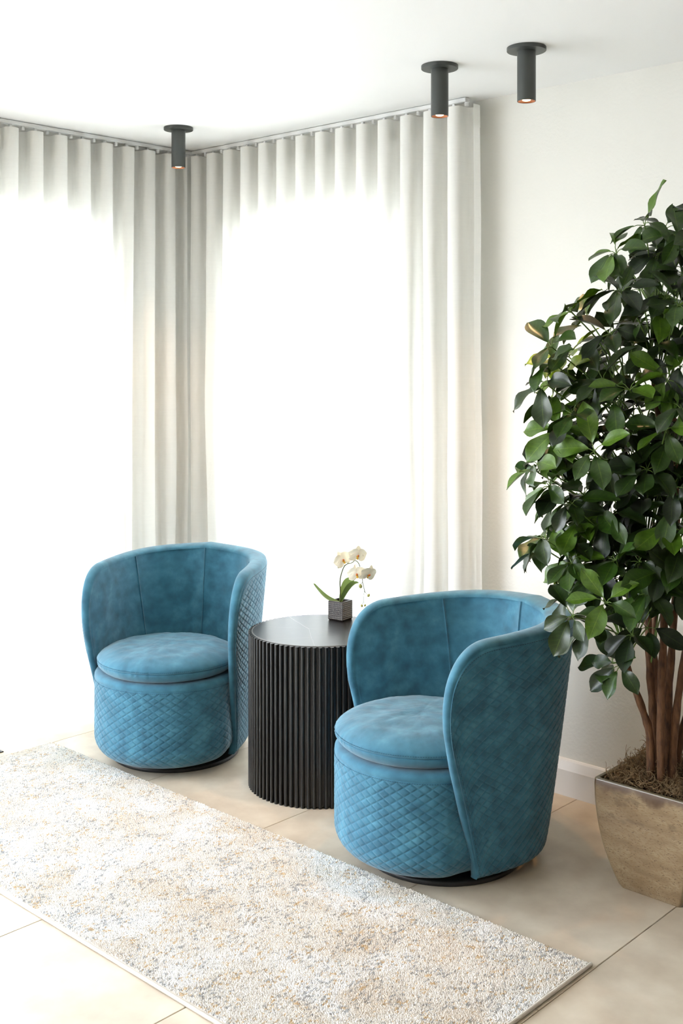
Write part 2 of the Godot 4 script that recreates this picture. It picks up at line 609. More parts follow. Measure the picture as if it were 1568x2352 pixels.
# ------------------------------------------------------------------ ceiling lamps
func lamp(label: String, x: float, z: float, lit: float):
	var o := thing("ceiling_lamp", label, "ceiling lamp", Vector3(x, CEIL, z), 0.0, "dark bronze cylinder ceiling spotlights")
	var s := Shape.new()
	s.lathe([Vector2(0.0, -0.0115), Vector2(0.0585, -0.0115), Vector2(0.0595, -0.0105), Vector2(0.0595, -0.001), Vector2(0.0590, 0.0), Vector2(0.0, 0.0)], 64)
	put("ceiling_plate", s.mesh(), mats["lamp bronze"], o)
	var t := Shape.new()
	t.lathe([Vector2(0.0262, -0.158), Vector2(0.0268, -0.1635), Vector2(0.0278, -0.164), Vector2(0.0282, -0.163), Vector2(0.0282, -0.0115)], 48)
	put("tube", t.mesh(), mats["lamp bronze"], o)
	var c := Shape.new()
	c.lathe([Vector2(0.0130, -0.1595), Vector2(0.0200, -0.1600), Vector2(0.0245, -0.1615), Vector2(0.0264, -0.1635)], 40)
	put("reflector", c.mesh(), mats["lamp reflector"], o)
	var b := Shape.new()
	b.lathe([Vector2(0.0, -0.1625), Vector2(0.009, -0.1622), Vector2(0.0120, -0.1608), Vector2(0.0130, -0.1595)], 32)
	put("bulb", b.mesh(), mats["lamp bulb"], o)
	var l := SpotLight3D.new()
	l.name = "lamp_light"
	l.position = Vector3(0, -0.166, 0)
	l.rotation.x = -PI / 2
	l.spot_angle = 38.0
	l.spot_angle_attenuation = 1.0
	l.spot_range = 12.0
	l.spot_attenuation = 2.0
	l.light_color = Color(1.0, 0.80, 0.58)
	l.light_energy = lit
	l.light_size = 0.012
	l.shadow_enabled = true
	o.add_child(l)

# ------------------------------------------------------------------ swivel chair
# the shell in plan is a rounded U round the base; s runs -1..1 along it from one arm to the other, t 0..1 upwards
const Y0 := 0.0257
const TOP_BACK := 0.7291
const TOP_ARM := 0.6866
func shell_at(s: float, t: float, off := 0.0) -> Vector3:
	var a := absf(s)
	var top := TOP_BACK + (TOP_ARM - TOP_BACK) * pow(a, 0.897)
	var q := clampf((a - 0.7454) / 0.2546, 0, 1)
	top -= 0.3225 * (1.0 - sqrt(maxf(0.0, 1.0 - pow(q, 2.2))))
	var y := Y0 + t * (top - Y0)
	var h := clampf((y - Y0) / (TOP_BACK - Y0), 0, 1)
	var ph := s * (1.4438 + 0.4887 * h)
	var r := 0.2487 + 0.0783 * pow(h, 0.6556) + 0.010 * pow(1.0 - h, 5.0) - off
	var sn := sin(ph)
	var cs := cos(ph)
	var k := pow(pow(absf(sn), 3.06) + pow(absf(cs), 3.06), -1.0 / 3.06)
	return Vector3(k * r * sn, y, -k * r * cs * 1.4457 + 0.0911)

func thick(s: float) -> float:
	return 0.062 - 0.034 * pow(absf(s), 4.0)

func quilt(a: float, y: float) -> float:
	# diamonds 41 mm wide and 26 mm high: puffed cells, stitched furrows
	var u := a / 0.041 + y / 0.026
	var w := a / 0.041 - y / 0.026
	var du := absf(u - roundf(u))
	var dw := absf(w - roundf(w))
	var d := minf(du, dw) * 2.0
	var puff := (1.0 - pow(1.0 - minf(1.0, du * 2.0), 4.0)) * (1.0 - pow(1.0 - minf(1.0, dw * 2.0), 4.0))
	return 0.0006 * puff - 0.0020 * exp(-d * d / 0.026)

func cushion_r(d: float) -> float:
	# half profile of the seat cushion: radius at height d above its seam
	if d < 0.0:
		return 0.2608 * (1.0 - 0.13 * pow(-d / 0.0415, 2.2))
	return 0.2608 * pow(maxf(0.0, 1.0 - pow(d / 0.0515, 2.0)), 1.0 / 3.4)

func make_chair(label: String) -> Node3D:
	var o := thing("swivel_chair", label, "armchair", Vector3.ZERO, 0.0, "blue velvet swivel chairs")
	var vel: Material = mats["velvet"]
	# outer shell, quilted
	var w := 881
	var h := 401
	var pts := PackedVector3Array()
	pts.resize(w * h)
	var arc := PackedFloat32Array()
	arc.resize(w)
	for k in w:
		if k > 0:
			arc[k] = arc[k - 1] + shell_at(-1.0 + 2.0 * k / (w - 1), 0.6).distance_to(shell_at(-1.0 + 2.0 * (k - 1) / (w - 1), 0.6))
	var mid := arc[w - 1] / 2
	for r in h:
		var t := float(r) / (h - 1)
		for k in w:
			var s := -1.0 + 2.0 * k / (w - 1)
			var p := shell_at(s, t)
			var edge := minf(minf(arc[k], arc[w - 1] - arc[k]), (1.0 - t) * 0.6)
			var q := quilt(arc[k] - mid, p.y) * smoothstep(0.004, 0.03, edge)
			q -= 0.004 * (1.0 - smoothstep(0.0, 0.007, edge)) + 0.0012 * exp(-pow((edge - 0.011) / 0.0016, 2.0))
			if t < 0.04:
				q -= 0.008 * pow(1.0 - t / 0.04, 2.0)
			var away := Vector3(p.x, 0, (p.z - 0.05) * 0.75).normalized()
			pts[r * w + k] = p + away * q
	var sh := Shape.new()
	sh.grid(pts, w, h, true)
	put("outer_shell", sh.mesh(), vel, o)
	# liner: smooth inside, rolled over the rim down to the outer seam
	var li := Shape.new()
	var ss := []
	for k in 121:
		ss.append(-1.0 + 2.0 * k / 120.0)
	for c: float in [-0.5032, 0.0, 0.5032]:
		for d: float in [-0.009, -0.0045, -0.002, 0.0, 0.002, 0.0045, 0.009]:
			ss.append(c + d)
	ss.sort()
	var lw := ss.size()
	var lh := 61
	pts = PackedVector3Array()
	var folds := FastNoiseLite.new()
	folds.seed = 5
	folds.frequency = 2.2
	for r in lh:
		var t := lerpf(0.30, 1.0, float(r) / (lh - 1))
		for s: float in ss:
			var near := 9.0
			for c: float in [-0.5032, 0.0, 0.5032]:
				near = minf(near, absf(s - c))
			var groove := 0.0035 * exp(-pow(near / 0.0028, 2.0)) - 0.004 * (1.0 - exp(-pow(near / 0.06, 2.0))) * (1.0 - absf(s))
			groove += 0.003 * folds.get_noise_2d(s * 2.0, t * 1.4)
			var p := shell_at(s, t, thick(s) + groove)
			pts.append(p)
	li.grid(pts, lw, lh, false)
	# rim roll along right end, top, left end
	var path := []
	for k in 50:
		path.append(Vector2(1.0, float(k) / 50.0))
	for k in 161:
		path.append(Vector2(1.0 - 2.0 * k / 160.0, 1.0))
	for k in range(1, 51):
		path.append(Vector2(-1.0, 1.0 - float(k) / 50.0))
	pts = PackedVector3Array()
	var m := path.size()
	for k in m:
		var b: Vector2 = path[k]
		var p0: Vector2 = path[maxi(k - 1, 0)]
		var p1: Vector2 = path[mini(k + 1, m - 1)]
		var outp := shell_at(b.x, b.y, 0.003)
		var inp := shell_at(b.x, b.y, thick(b.x))
		var along := (shell_at(p1.x, p1.y) - shell_at(p0.x, p0.y)).normalized()
		var across := (inp - outp).normalized()
		var lift := across.cross(along).normalized()
		var centre := Vector3(0, 0.35, -0.05)
		if lift.dot(outp - centre) < 0:
			lift = -lift
		var bulge := 0.016 if absf(b.x) < 0.999 else lerpf(0.003, 0.016, smoothstep(0.0, 0.7, b.y))
		for q in 13:
			var a := PI * q / 12.0
			pts.append(outp.lerp(inp, 0.5 - 0.5 * cos(a)) + lift * bulge * pow(sin(a), 0.8))
	li.grid(pts, 13, m, true)
	put("inner_backrest", li.mesh(), vel, o)
	# base drum: quilted panel, then a plain band turning inwards under the cushion
	w = 561
	h = 151
	pts = PackedVector3Array()
	for r in h:
		var y := lerpf(Y0, 0.317, float(r) / (h - 1))
		var low := clampf(1.0 - (y - Y0) / 0.0821, 0, 1)
		var rad := 0.2774 - 0.0821 * (1.0 - sqrt(1.0 - low * low * 0.999))
		for k in w:
			var a := lerpf(-2.25, 2.25, float(k) / (w - 1))
			var q := quilt(a * 0.28, y) * smoothstep(0.0, 0.03, y - Y0) * smoothstep(0.0, 0.006, 0.317 - y)
			q -= 0.0016 * exp(-pow((0.317 - y) / 0.0025, 2.0))
			var tuck := 1.0 - 0.07 * smoothstep(1.2, 1.55, absf(a))
			pts.append(Vector3((rad + q) * tuck * sin(a), y, 0.0572 + (rad + q) * tuck * cos(a)))
	var ba := Shape.new()
	ba.grid(pts, w, h, false)
	put("base_panel", ba.mesh(), vel, o)
	var de := Shape.new()
	var prof := []
	for p: Vector2 in [Vector2(0.2755, 0.3155), Vector2(0.2775, 0.320), Vector2(0.2765, 0.328), Vector2(0.2725, 0.3345), Vector2(0.265, 0.339), Vector2(0.252, 0.341), Vector2(0.2, 0.342), Vector2(0.0, 0.342)]:
		prof.append(p)
	de.lathe(prof, 96, Vector3(0, 0, 0.0572))
	put("seat_deck", de.mesh(), vel, o)
	# seat cushion with puckered seam
	var cu := Shape.new()
	pts = PackedVector3Array()
	var cw := 289
	var levels := []
	for k in 10:
		var q := pow(k / 9.0, 0.8)
		levels.append(Vector2(cushion_r(lerpf(-0.0415, -0.011, q)), 0.381 + lerpf(-0.0415, -0.011, q)))
	levels[0].x = 0.19
	for k in 21:
		var d := lerpf(-0.010, 0.010, k / 20.0)
		levels.append(Vector2(cushion_r(d), 0.381 + d))
	for k in range(1, 22):
		var d := 0.010 + (0.0515 - 0.010) * (1.0 - pow(1.0 - k / 22.0, 1.6))
		levels.append(Vector2(cushion_r(d), 0.381 + d))
	for k in range(1, 12):
		var q := k / 11.0
		levels.append(Vector2(levels[51].x * (1.0 - q), lerpf(levels[51].y, 0.381 + 0.0515, sqrt(q))))
	var wr := FastNoiseLite.new()
	wr.seed = 15
	wr.frequency = 1.0
	for lv: Vector2 in levels:
		for k in cw:
			var a := TAU * k / (cw - 1)
			var from_seam := lv.y - 0.381
			var puck := exp(-pow(from_seam / 0.016, 2.0)) * 0.0034 * (wr.get_noise_1d(cos(a) * 26.0 + sin(a * 3.0) * 9.0) + 0.5 * wr.get_noise_1d(sin(a) * 60.0 + 100.0))
			puck -= 0.0034 * exp(-pow((from_seam + 0.0012) / 0.0016, 2.0))
			puck += 0.0016 * exp(-pow((from_seam - 0.0012) / 0.0016, 2.0))
			var r := lv.x + puck
			var lump := 0.0045 * wr.get_noise_2d(cos(a) * r * 9.0, sin(a) * r * 9.0 + 5.0) * smoothstep(0.01, 0.04, from_seam)
			pts.append(Vector3(r * cos(a), lv.y + lump, 0.0739 - r * sin(a)))
	cu.grid(pts, cw, levels.size(), true, true)
	put("seat_cushion", cu.mesh(), vel, o)
	# thread: short stitches along the seams
	var st := Shape.new()
	var dash := func(p: Vector3, q: Vector3):
		st.tube([p, q], [0.0008], 5)
	for k in 150:
		var a0 := lerpf(-1.9, 1.9, k / 150.0)
		var a1 := a0 + 0.0135
		dash.call(Vector3(0.2778 * sin(a0), 0.3128, 0.0572 + 0.2778 * cos(a0)), Vector3(0.2778 * sin(a1), 0.3128, 0.0572 + 0.2778 * cos(a1)))
	for k in 230:
		var a0 := TAU * k / 230.0
		var a1 := a0 + 0.015
		dash.call(Vector3(0.2612 * cos(a0), 0.3858, 0.0739 - 0.2612 * sin(a0)), Vector3(0.2612 * cos(a1), 0.3858, 0.0739 - 0.2612 * sin(a1)))
	for side: float in [-1.0, 1.0]:
		for k in 70:
			var t0 := 0.02 + 0.97 * k / 70.0
			var s0 := side * 0.986
			dash.call(shell_at(s0, t0, 0.0004), shell_at(s0, t0 + 0.008, 0.0004))
		for k in 110:
			var s0 := side * (0.985 - 0.985 * k / 110.0)
			dash.call(shell_at(s0, 0.984, 0.0004), shell_at(s0 - side * 0.0055, 0.984, 0.0004))
	var so := put("stitching", st.mesh(), mats["thread"], o)
	so.set_meta("label", "dark blue stitching along the seams")
	# black swivel foot
	var ft := Shape.new()
	ft.lathe([Vector2(0.0, 0.0), Vector2(0.237, 0.0), Vector2(0.2407, 0.003), Vector2(0.2407, 0.012), Vector2(0.237, 0.016), Vector2(0.20, 0.0165), Vector2(0.19, 0.03), Vector2(0.0, 0.03)], 96)
	var fo := put("swivel_foot", ft.mesh(), mats["black metal"], o)
	fo.set_meta("label", "black round swivel foot")
	return o

# ------------------------------------------------------------------ drum table
func table():
	var r := 0.2507
	var h := 0.5367
	var o := thing("drum_table", "black fluted drum side table with veined dark stone top between the blue chairs", "side table", Vector3(-2.788, 0, -2.872), 0.3)
	var c := Shape.new()
	c.lathe([Vector2(0.0, 0.002), Vector2(r - 0.012, 0.002), Vector2(r - 0.0095, 0.004), Vector2(r - 0.0095, h - 0.002), Vector2(r - 0.012, h), Vector2(r - 0.0125, h - 0.004)], 128)
	put("drum", c.mesh(), mats["slat black"], o)
	# each slat a rounded rib standing proud of the drum
	var n := 78
	var sl := Shape.new()
	var half := 0.0062
	var prof := [Vector2(-half, 0.0), Vector2(-half * 0.96, 0.0055), Vector2(-half * 0.72, 0.0085), Vector2(-half * 0.35, 0.0098), Vector2(0, 0.0101), Vector2(half * 0.35, 0.0098), Vector2(half * 0.72, 0.0085), Vector2(half * 0.96, 0.0055), Vector2(half, 0.0)]
	var pts := PackedVector3Array()
	for y: float in [0.0, h - 0.0015]:
		for p: Vector2 in prof:
			pts.append(Vector3(p.x, y, r - 0.0101 + p.y))
	sl.grid(pts, prof.size(), 2, true)
	var cap := []
	for p: Vector2 in prof:
		cap.append(Vector3(p.x, h - 0.0015, r - 0.0101 + p.y))
	sl.out(cap, Vector3(0, 0.2, r))
	var sm := sl.mesh()
	for k in n:
		var b := put("slat", sm, mats["slat black"], o)
		b.rotation.y = TAU * k / n
	var e := Shape.new()
	e.lathe([Vector2(r - 0.0135, h - 0.004), Vector2(r - 0.0135, h + 0.0010), Vector2(r - 0.0145, h + 0.0014), Vector2(r - 0.0150, h + 0.0010)], 128)
	put("top_edge", e.mesh(), mats["top edge"], o)
	var t := Shape.new()
	pts = PackedVector3Array()
	var uv := PackedVector2Array()
	for q: float in [0.0, 0.5, 1.0]:
		for k in 129:
			var a := TAU * k / 128.0
			var p := Vector2(cos(a), -sin(a)) * q
			pts.append(Vector3(p.x * (r - 0.0150), h + 0.0011, p.y * (r - 0.0150)))
			uv.append(Vector2(0.5 + 0.5 * p.x, 0.5 + 0.5 * p.y))
	t.grid(pts, 129, 3, false, true, uv)
	put("stone_top", t.mesh(), mats["ceramic top"], o)

# ------------------------------------------------------------------ orchid
func petal_mesh(l: float, w: float, cup: float, tipped: float) -> ArrayMesh:
	var g := Shape.new()
	var pts := PackedVector3Array()
	for r in 11:
		var t := r / 10.0
		var wid := w * pow(sin(PI * pow(clampf(t, 0.02, 0.995), tipped)), 0.62)
		for k in 9:
			var u := k / 4.0 - 1.0
			pts.append(Vector3(u * wid * 0.5, t * l, cup * (t * t * 0.6 - u * u * 0.25 * sin(PI * t)) + 0.02 * l * sin(u * 4.0 + t * 7.0)))
	g.grid(pts, 9, 11)
	return g.mesh()

func orchid():
	var yt := 0.5378
	var pot := thing("orchid_pot", "small square dark ceramic pot covered in rows of silver studs on the table", "pot", Vector3(-2.841, yt, -3.037), 0.14)
	var hs := 0.032
	var ph := 0.071
	var s := Shape.new()
	var ring := func(k: float, y: float) -> Array:
		return [Vector3(-k, y, -k), Vector3(k, y, -k), Vector3(k, y, k), Vector3(-k, y, k)]
	var lv := [[hs - 0.003, 0.0], [hs - 0.001, 0.003], [hs, 0.006], [hs, ph - 0.002], [hs - 0.0015, ph], [hs - 0.005, ph], [hs - 0.0065, ph - 0.003], [hs - 0.0065, ph - 0.012]]
	for k in lv.size() - 1:
		var a: Array = ring.call(lv[k][0], lv[k][1])
		var b: Array = ring.call(lv[k + 1][0], lv[k + 1][1])
		for q in 4:
			s.face([a[q], a[(q + 1) % 4], b[(q + 1) % 4], b[q]])
	s.out(ring.call(hs - 0.003, 0.0), Vector3(0, 0.03, 0))
	put("body", s.mesh(), mats["orchid pot"], pot)
	var so := Shape.new()
	so.face(ring.call(hs - 0.0065, ph - 0.009))
	put("soil", so.mesh(), mats["soil"], pot)
	var st := Shape.new()
	for side in 4:
		var t := Basis(Vector3.UP, side * PI / 2)
		for i in 9:
			for j in 9:
				var c := Vector3((i - 4) * 0.0068, 0.0075 + j * 0.0070, hs)
				var pts := PackedVector3Array()
				for r in 4:
					var e := r / 3.0 * PI / 2
					for k in 9:
						var a := TAU * k / 8.0
						pts.append(t * (c + Vector3(cos(a) * cos(e) * 0.0021, sin(a) * cos(e) * 0.0021, sin(e) * 0.0018)))
				st.grid(pts, 9, 4, true, true)
	var sd := put("studs", st.mesh(), mats["silver stud"], pot)
	sd.set_meta("kind", "stuff")
	# the plant: axes right = along the picture, up, and out towards the room
	var o := thing("orchid", "cream white orchid with yellow hearts and drooping buds in the studded pot", "flower", Vector3(-2.841, yt + ph - 0.009, -3.037), 0.75)
	var stem := Shape.new()
	var sp := [Vector3(0.0, 0, 0.0), Vector3(0.0, 0.04, 0.004), Vector3(-0.001, 0.080, 0.008), Vector3(0.004, 0.108, 0.010), Vector3(0.014, 0.134, 0.012), Vector3(0.027, 0.145, 0.015), Vector3(0.042, 0.149, 0.018), Vector3(0.054, 0.158, 0.022), Vector3(0.066, 0.150, 0.026), Vector3(0.074, 0.128, 0.028), Vector3(0.080, 0.100, 0.028), Vector3(0.082, 0.078, 0.026), Vector3(0.0885, 0.050, 0.024), Vector3(0.091, 0.040, 0.024)]
	var curve := Curve3D.new()
	for p: Vector3 in sp:
		curve.add_point(p)
	var radii := []
	for k in 53:
		radii.append(lerpf(0.0026, 0.0012, k / 52.0))
	stem.tube(smooth_path(sp, 4), radii, 8)
	stem.tube(smooth_path([Vector3(0.0885, 0.050, 0.024), Vector3(0.085, 0.026, 0.025), Vector3(0.0845, 0.008, 0.025), Vector3(0.080, -0.001, 0.026)], 4), [0.001], 6)
	stem.tube([Vector3(0.0845, 0.008, 0.025), Vector3(0.089, 0.001, 0.024)], [0.0009], 6)
	stem.tube([Vector3(0.091, 0.042, 0.024), Vector3(0.100, 0.034, 0.022)], [0.0009], 6)
	stem.tube([Vector3(0.081, 0.079, 0.026), Vector3(0.073, 0.071, 0.028)], [0.0011], 6)
	stem.tube([Vector3(0.016, 0.136, 0.012), Vector3(0.010, 0.152, 0.016)], [0.0012], 6)
	put("stem", stem.mesh(), mats["orchid stem"], o)
	for b in [[Vector3(0.0735, 0.066, 0.028), 0.0066, 0.3], [Vector3(0.1035, 0.031, 0.022), 0.0052, -0.6], [Vector3(0.0785, -0.006, 0.026), 0.0043, 0.3], [Vector3(0.0905, -0.005, 0.024), 0.0038, -0.3]]:
		var bd := Shape.new()
		var prof := []
		for k in 9:
			var a := -PI / 2 + PI * k / 8.0
			prof.append(Vector2(cos(a) * b[1] * (1.0 - 0.12 * sin(a)), sin(a) * b[1] * 1.3))
		bd.lathe(prof, 14)
		var bo := put("bud", bd.mesh(), mats["orchid bud"], o)
		bo.position = b[0]
		bo.rotation.z = b[2]
	# strap leaves
	for l in [[Vector3(-0.098, 0.072, 0.012), 0.020, 0.024, 0.0], [Vector3(0.050, 0.088, 0.006), 0.034, -0.004, 0.9], [Vector3(0.068, 0.076, 0.016), 0.026, 0.004, 0.3]]:
		var g := Shape.new()
		var pts := PackedVector3Array()
		var tip: Vector3 = l[0]
		for r in 17:
			var t := r / 16.0
			var c := Vector3(tip.x * t, tip.y * (t + l[2] / 0.05 * 0.0), tip.z * t) + Vector3(0, 0.020 * sin(PI * t) * (1.0 if l[2] < 0.01 else -0.9), 0)
			var wid: float = l[1] * (0.28 + 0.72 * sin(PI * pow(t, 0.8) * 0.92)) * (1.0 if t < 0.97 else 0.55)
			var side := Vector3(-tip.y, tip.x, 0).normalized()
			side = (side * cos(0.9 - l[3]) + Vector3(0, 0, 1) * sin(0.9 - l[3])).normalized()
			for k in 9:
				var u := k / 4.0 - 1.0
				pts.append(c + side * u * wid * 0.5 + Vector3(0, 0.20 * wid * u * u, 0))
		g.grid(pts, 9, 17)
		put("leaf", g.mesh(), mats["orchid leaf"], o)
	var sepal := petal_mesh(0.036, 0.026, -0.009, 0.85)
	var wing := petal_mesh(0.037, 0.047, -0.009, 0.72)
	var lipm := petal_mesh(0.015, 0.012, 0.012, 0.8)
	var n := 0
	for f in [[Vector3(0.010, 0.160, 0.020), 0.1, 0.35, 0.5], [Vector3(0.064, 0.178, 0.030), -0.15, 0.3, -0.1], [Vector3(0.060, 0.112, 0.040), -0.1, 0.0, 0.15], [Vector3(0.104, 0.110, 0.036), -0.35, 0.6, -0.25]]:
		var fl := Node3D.new()
		fl.name = "flower"
		o.add_child(fl, true)
		fl.position = f[0]
		fl.rotation = Vector3(-f[1], f[2], f[3])
		for k in 3:
			var p := put("sepal", sepal, mats["petal"], fl)
			p.rotation.z = TAU * k / 3.0
			p.position.z = -0.002
		for k in 2:
			var p := put("petal", wing, mats["petal"], fl)
			p.rotation.z = (1.32 if k else -1.32)
		var lp := put("lip", lipm, mats["orchid lip"], fl)
		lp.rotation = Vector3(0.5, 0, PI)
		lp.position.z = 0.003
		var ht := Shape.new()
		ht.lathe([Vector2(0.0, -0.004), Vector2(0.003, -0.002), Vector2(0.0036, 0.001), Vector2(0.0022, 0.004), Vector2(0, 0.005)], 12)
		var hh := put("heart", ht.mesh(), mats["orchid heart"], fl)
		hh.position = Vector3(0, -0.001, 0.005)
		n += 1

func smooth_path(pts: Array, sub: int) -> Array:
	var res := []
	var m := pts.size()
	for k in m - 1:
		var p0: Vector3 = pts[maxi(k - 1, 0)]
		var p3: Vector3 = pts[mini(k + 2, m - 1)]
		for q in sub:
			res.append((pts[k] as Vector3).cubic_interpolate(pts[k + 1], p0, p3, float(q) / sub))
	res.append(pts[m - 1])
	return res

# ------------------------------------------------------------------ rug
func rug():
	var x0 := -3.820
	var x1 := -1.449
	var z0 := -2.449
	var z1 := -1.661
	var o := thing("rug", "cream shaggy runner rug speckled with grey-blue and ochre in front of the chairs", "rug", Vector3.ZERO)
	var b := Shape.new()
	b.box(Vector3(x0, 0.0005, z0), Vector3(x1, 0.007, z1), 0.002)
	put("backing", b.mesh(), mats["rug backing"], o)
	var e := Shape.new()
	e.tube([Vector3(x0, 0.0055, z1 + 0.001), Vector3(x1, 0.0055, z1 + 0.001)], [0.005], 8)
	e.tube([Vector3(x1 + 0.001, 0.0055, z1), Vector3(x1 + 0.001, 0.0055, z0)], [0.005], 8)
	put("bound_edge", e.mesh(), mats["rug backing"], o)
	# pile: one tuft, many times
	var t := Shape.new()
	var pts := PackedVector3Array()
	for r in 4:
		for k in 5:
			var a := TAU * k / 4.0
			var rad: float = [0.0020, 0.0025, 0.0021, 0.0004][r]
			pts.append(Vector3(rad * cos(a) + 0.0006 * r, r * 0.0019, rad * sin(a)))
	t.grid(pts, 5, 4, true, true)
	var mm := MultiMesh.new()
	mm.transform_format = MultiMesh.TRANSFORM_3D
	mm.use_colors = true
	mm.mesh = t.mesh()
	var step := 0.0031
	var nx := int((x1 - x0 - 0.008) / step)
	var nz := int((z1 - z0 - 0.010) / step)
	mm.instance_count = nx * nz
	var r := RandomNumberGenerator.new()
	r.seed = 99
	var big := FastNoiseLite.new()
	big.seed = 2
	big.frequency = 3.2
	big.fractal_octaves = 3
	var midn := FastNoiseLite.new()
	midn.seed = 6
	midn.frequency = 14.0
	midn.fractal_octaves = 3
	var fine := FastNoiseLite.new()
	fine.seed = 9
	fine.frequency = 95.0
	fine.fractal_octaves = 2
	var cream := rgb8(238, 232, 223).srgb_to_linear()
	var beige := rgb8(231, 221, 208).srgb_to_linear()
	var white := rgb8(245, 242, 237).srgb_to_linear()
	var slate := rgb8(126, 131, 136).srgb_to_linear()
	var taupe := rgb8(168, 156, 142).srgb_to_linear()
	var ochre := rgb8(206, 168, 106).srgb_to_linear()
	var k := 0
	for i in nx:
		for j in nz:
			var x := x0 + 0.005 + step * (i + 0.5 + r.randf_range(-0.4, 0.4))
			var z := z0 + 0.004 + step * (j + 0.5 + r.randf_range(-0.4, 0.4))
			var c := cream.lerp(beige, smoothstep(-0.05, 0.45, big.get_noise_2d(x, z))).lerp(white, smoothstep(0.0, 0.4, big.get_noise_2d(x + 30.0, z)))
			# threads run across the runner, so the wear shows as short dashes
			var f := fine.get_noise_2d(x * 1.0, z * 0.42)
			var md := midn.get_noise_2d(x, z * 0.7)
			var g := smoothstep(0.34, 0.52, f + 0.45 * md + 0.25 * big.get_noise_2d(x + 9.0, z + 4.0))
			c = c.lerp(slate, g * 0.6)
			var g2 := smoothstep(0.28, 0.52, fine.get_noise_2d(x + 40.0, z * 0.42 + 7.0) + 0.40 * midn.get_noise_2d(x + 20.0, z))
			c = c.lerp(taupe, g2 * 0.3)
			var g3 := smoothstep(0.47, 0.60, fine.get_noise_2d(x + 80.0, z * 0.42) + 0.55 * midn.get_noise_2d(x + 60.0, z + 3.0))
			c = c.lerp(ochre, g3 * 0.7)
			c = c * r.randf_range(0.93, 1.04)
			var sc := r.randf_range(0.85, 1.15)
			var ba := Basis(Vector3.UP, r.randf() * TAU) * Basis(Vector3.RIGHT, r.randf_range(-0.3, 0.3))
			mm.set_instance_transform(k, Transform3D(ba.scaled(Vector3(1, sc, 1)), Vector3(x, 0.0045, z)))
			mm.set_instance_color(k, c)
			k += 1
	var p := MultiMeshInstance3D.new()
	p.name = "pile"
	p.multimesh = mm
	p.material_override = mats["rug pile"]
	p.set_meta("kind", "stuff")
	o.add_child(p)

# ------------------------------------------------------------------ planter, moss, tree
const POT := Vector3(-1.515, 0, -2.965)
func planter():
	var o := thing("planter", "large square tapered planter in speckled tan glaze with dark brown rim", "planter", POT, 0.0)
	var hh := 0.308
	var ring := func(k: float, y: float, rad: float) -> PackedVector3Array:
		var pts := PackedVector3Array()
		for q in 4:
			var a0 := PI / 4 + PI / 2 * q - PI / 4
			var c := Vector3(cos(a0 + PI / 4) * sqrt(2.0) * (k - rad), y, -sin(a0 + PI / 4) * sqrt(2.0) * (k - rad))
			for e in 7:
				var a := a0 + PI / 2 * e / 6.0
				pts.append(c + Vector3(cos(a) * rad, 0, -sin(a) * rad))
			# fine points along each side
			var nx := a0 + PI / 2
			var c2 := Vector3(cos(nx + PI / 4) * sqrt(2.0) * (k - rad), y, -sin(nx + PI / 4) * sqrt(2.0) * (k - rad))
			var p0 := c + Vector3(cos(nx) * rad, 0, -sin(nx) * rad)
			var p1 := c2 + Vector3(cos(nx) * rad, 0, -sin(nx) * rad)
			for e in range(1, 10):
				pts.append(p0.lerp(p1, e / 10.0))
		pts.append(pts[0])
		return pts
	var s := Shape.new()
	var all := PackedVector3Array()
	var uv := PackedVector2Array()
	var w := 65
	var rows := 0
	for r in 29:
		var t := r / 28.0
		var k := 0.1454 - 0.0529 * pow(1.0 - t, 2.2)
		if t > 0.985:
			k -= 0.001
		if r == 0:
			k -= 0.003
		var pts: PackedVector3Array = ring.call(k, t * hh, 0.009)
		all.append_array(pts)
		for q in w:
			uv.append(Vector2(q * 2.0 / (w - 1), 1.0 - t))
		rows += 1
	s.grid(all, w, rows, true, true, uv)
	put("body", s.mesh(), mats["planter glaze"], o)
	var rm := Shape.new()
	all = PackedVector3Array()
	var lip := [[0.1444, 0.308, 0.009], [0.1440, 0.3105, 0.009], [0.1425, 0.312, 0.009], [0.1345, 0.312, 0.008], [0.1325, 0.3105, 0.008], [0.1315, 0.306, 0.008], [0.128, 0.25, 0.008]]
	for l in lip:
		all.append_array(ring.call(l[0], l[1], l[2]))
	rm.grid(all, w, lip.size(), true, true)
	put("rim", rm.mesh(), mats["planter rim"], o)
	var so := Shape.new()
	so.face([Vector3(-0.129, 0.285, -0.129), Vector3(0.129, 0.285, -0.129), Vector3(0.129, 0.285, 0.129), Vector3(-0.129, 0.285, 0.129)])
	put("soil", so.mesh(), mats["soil"], o)

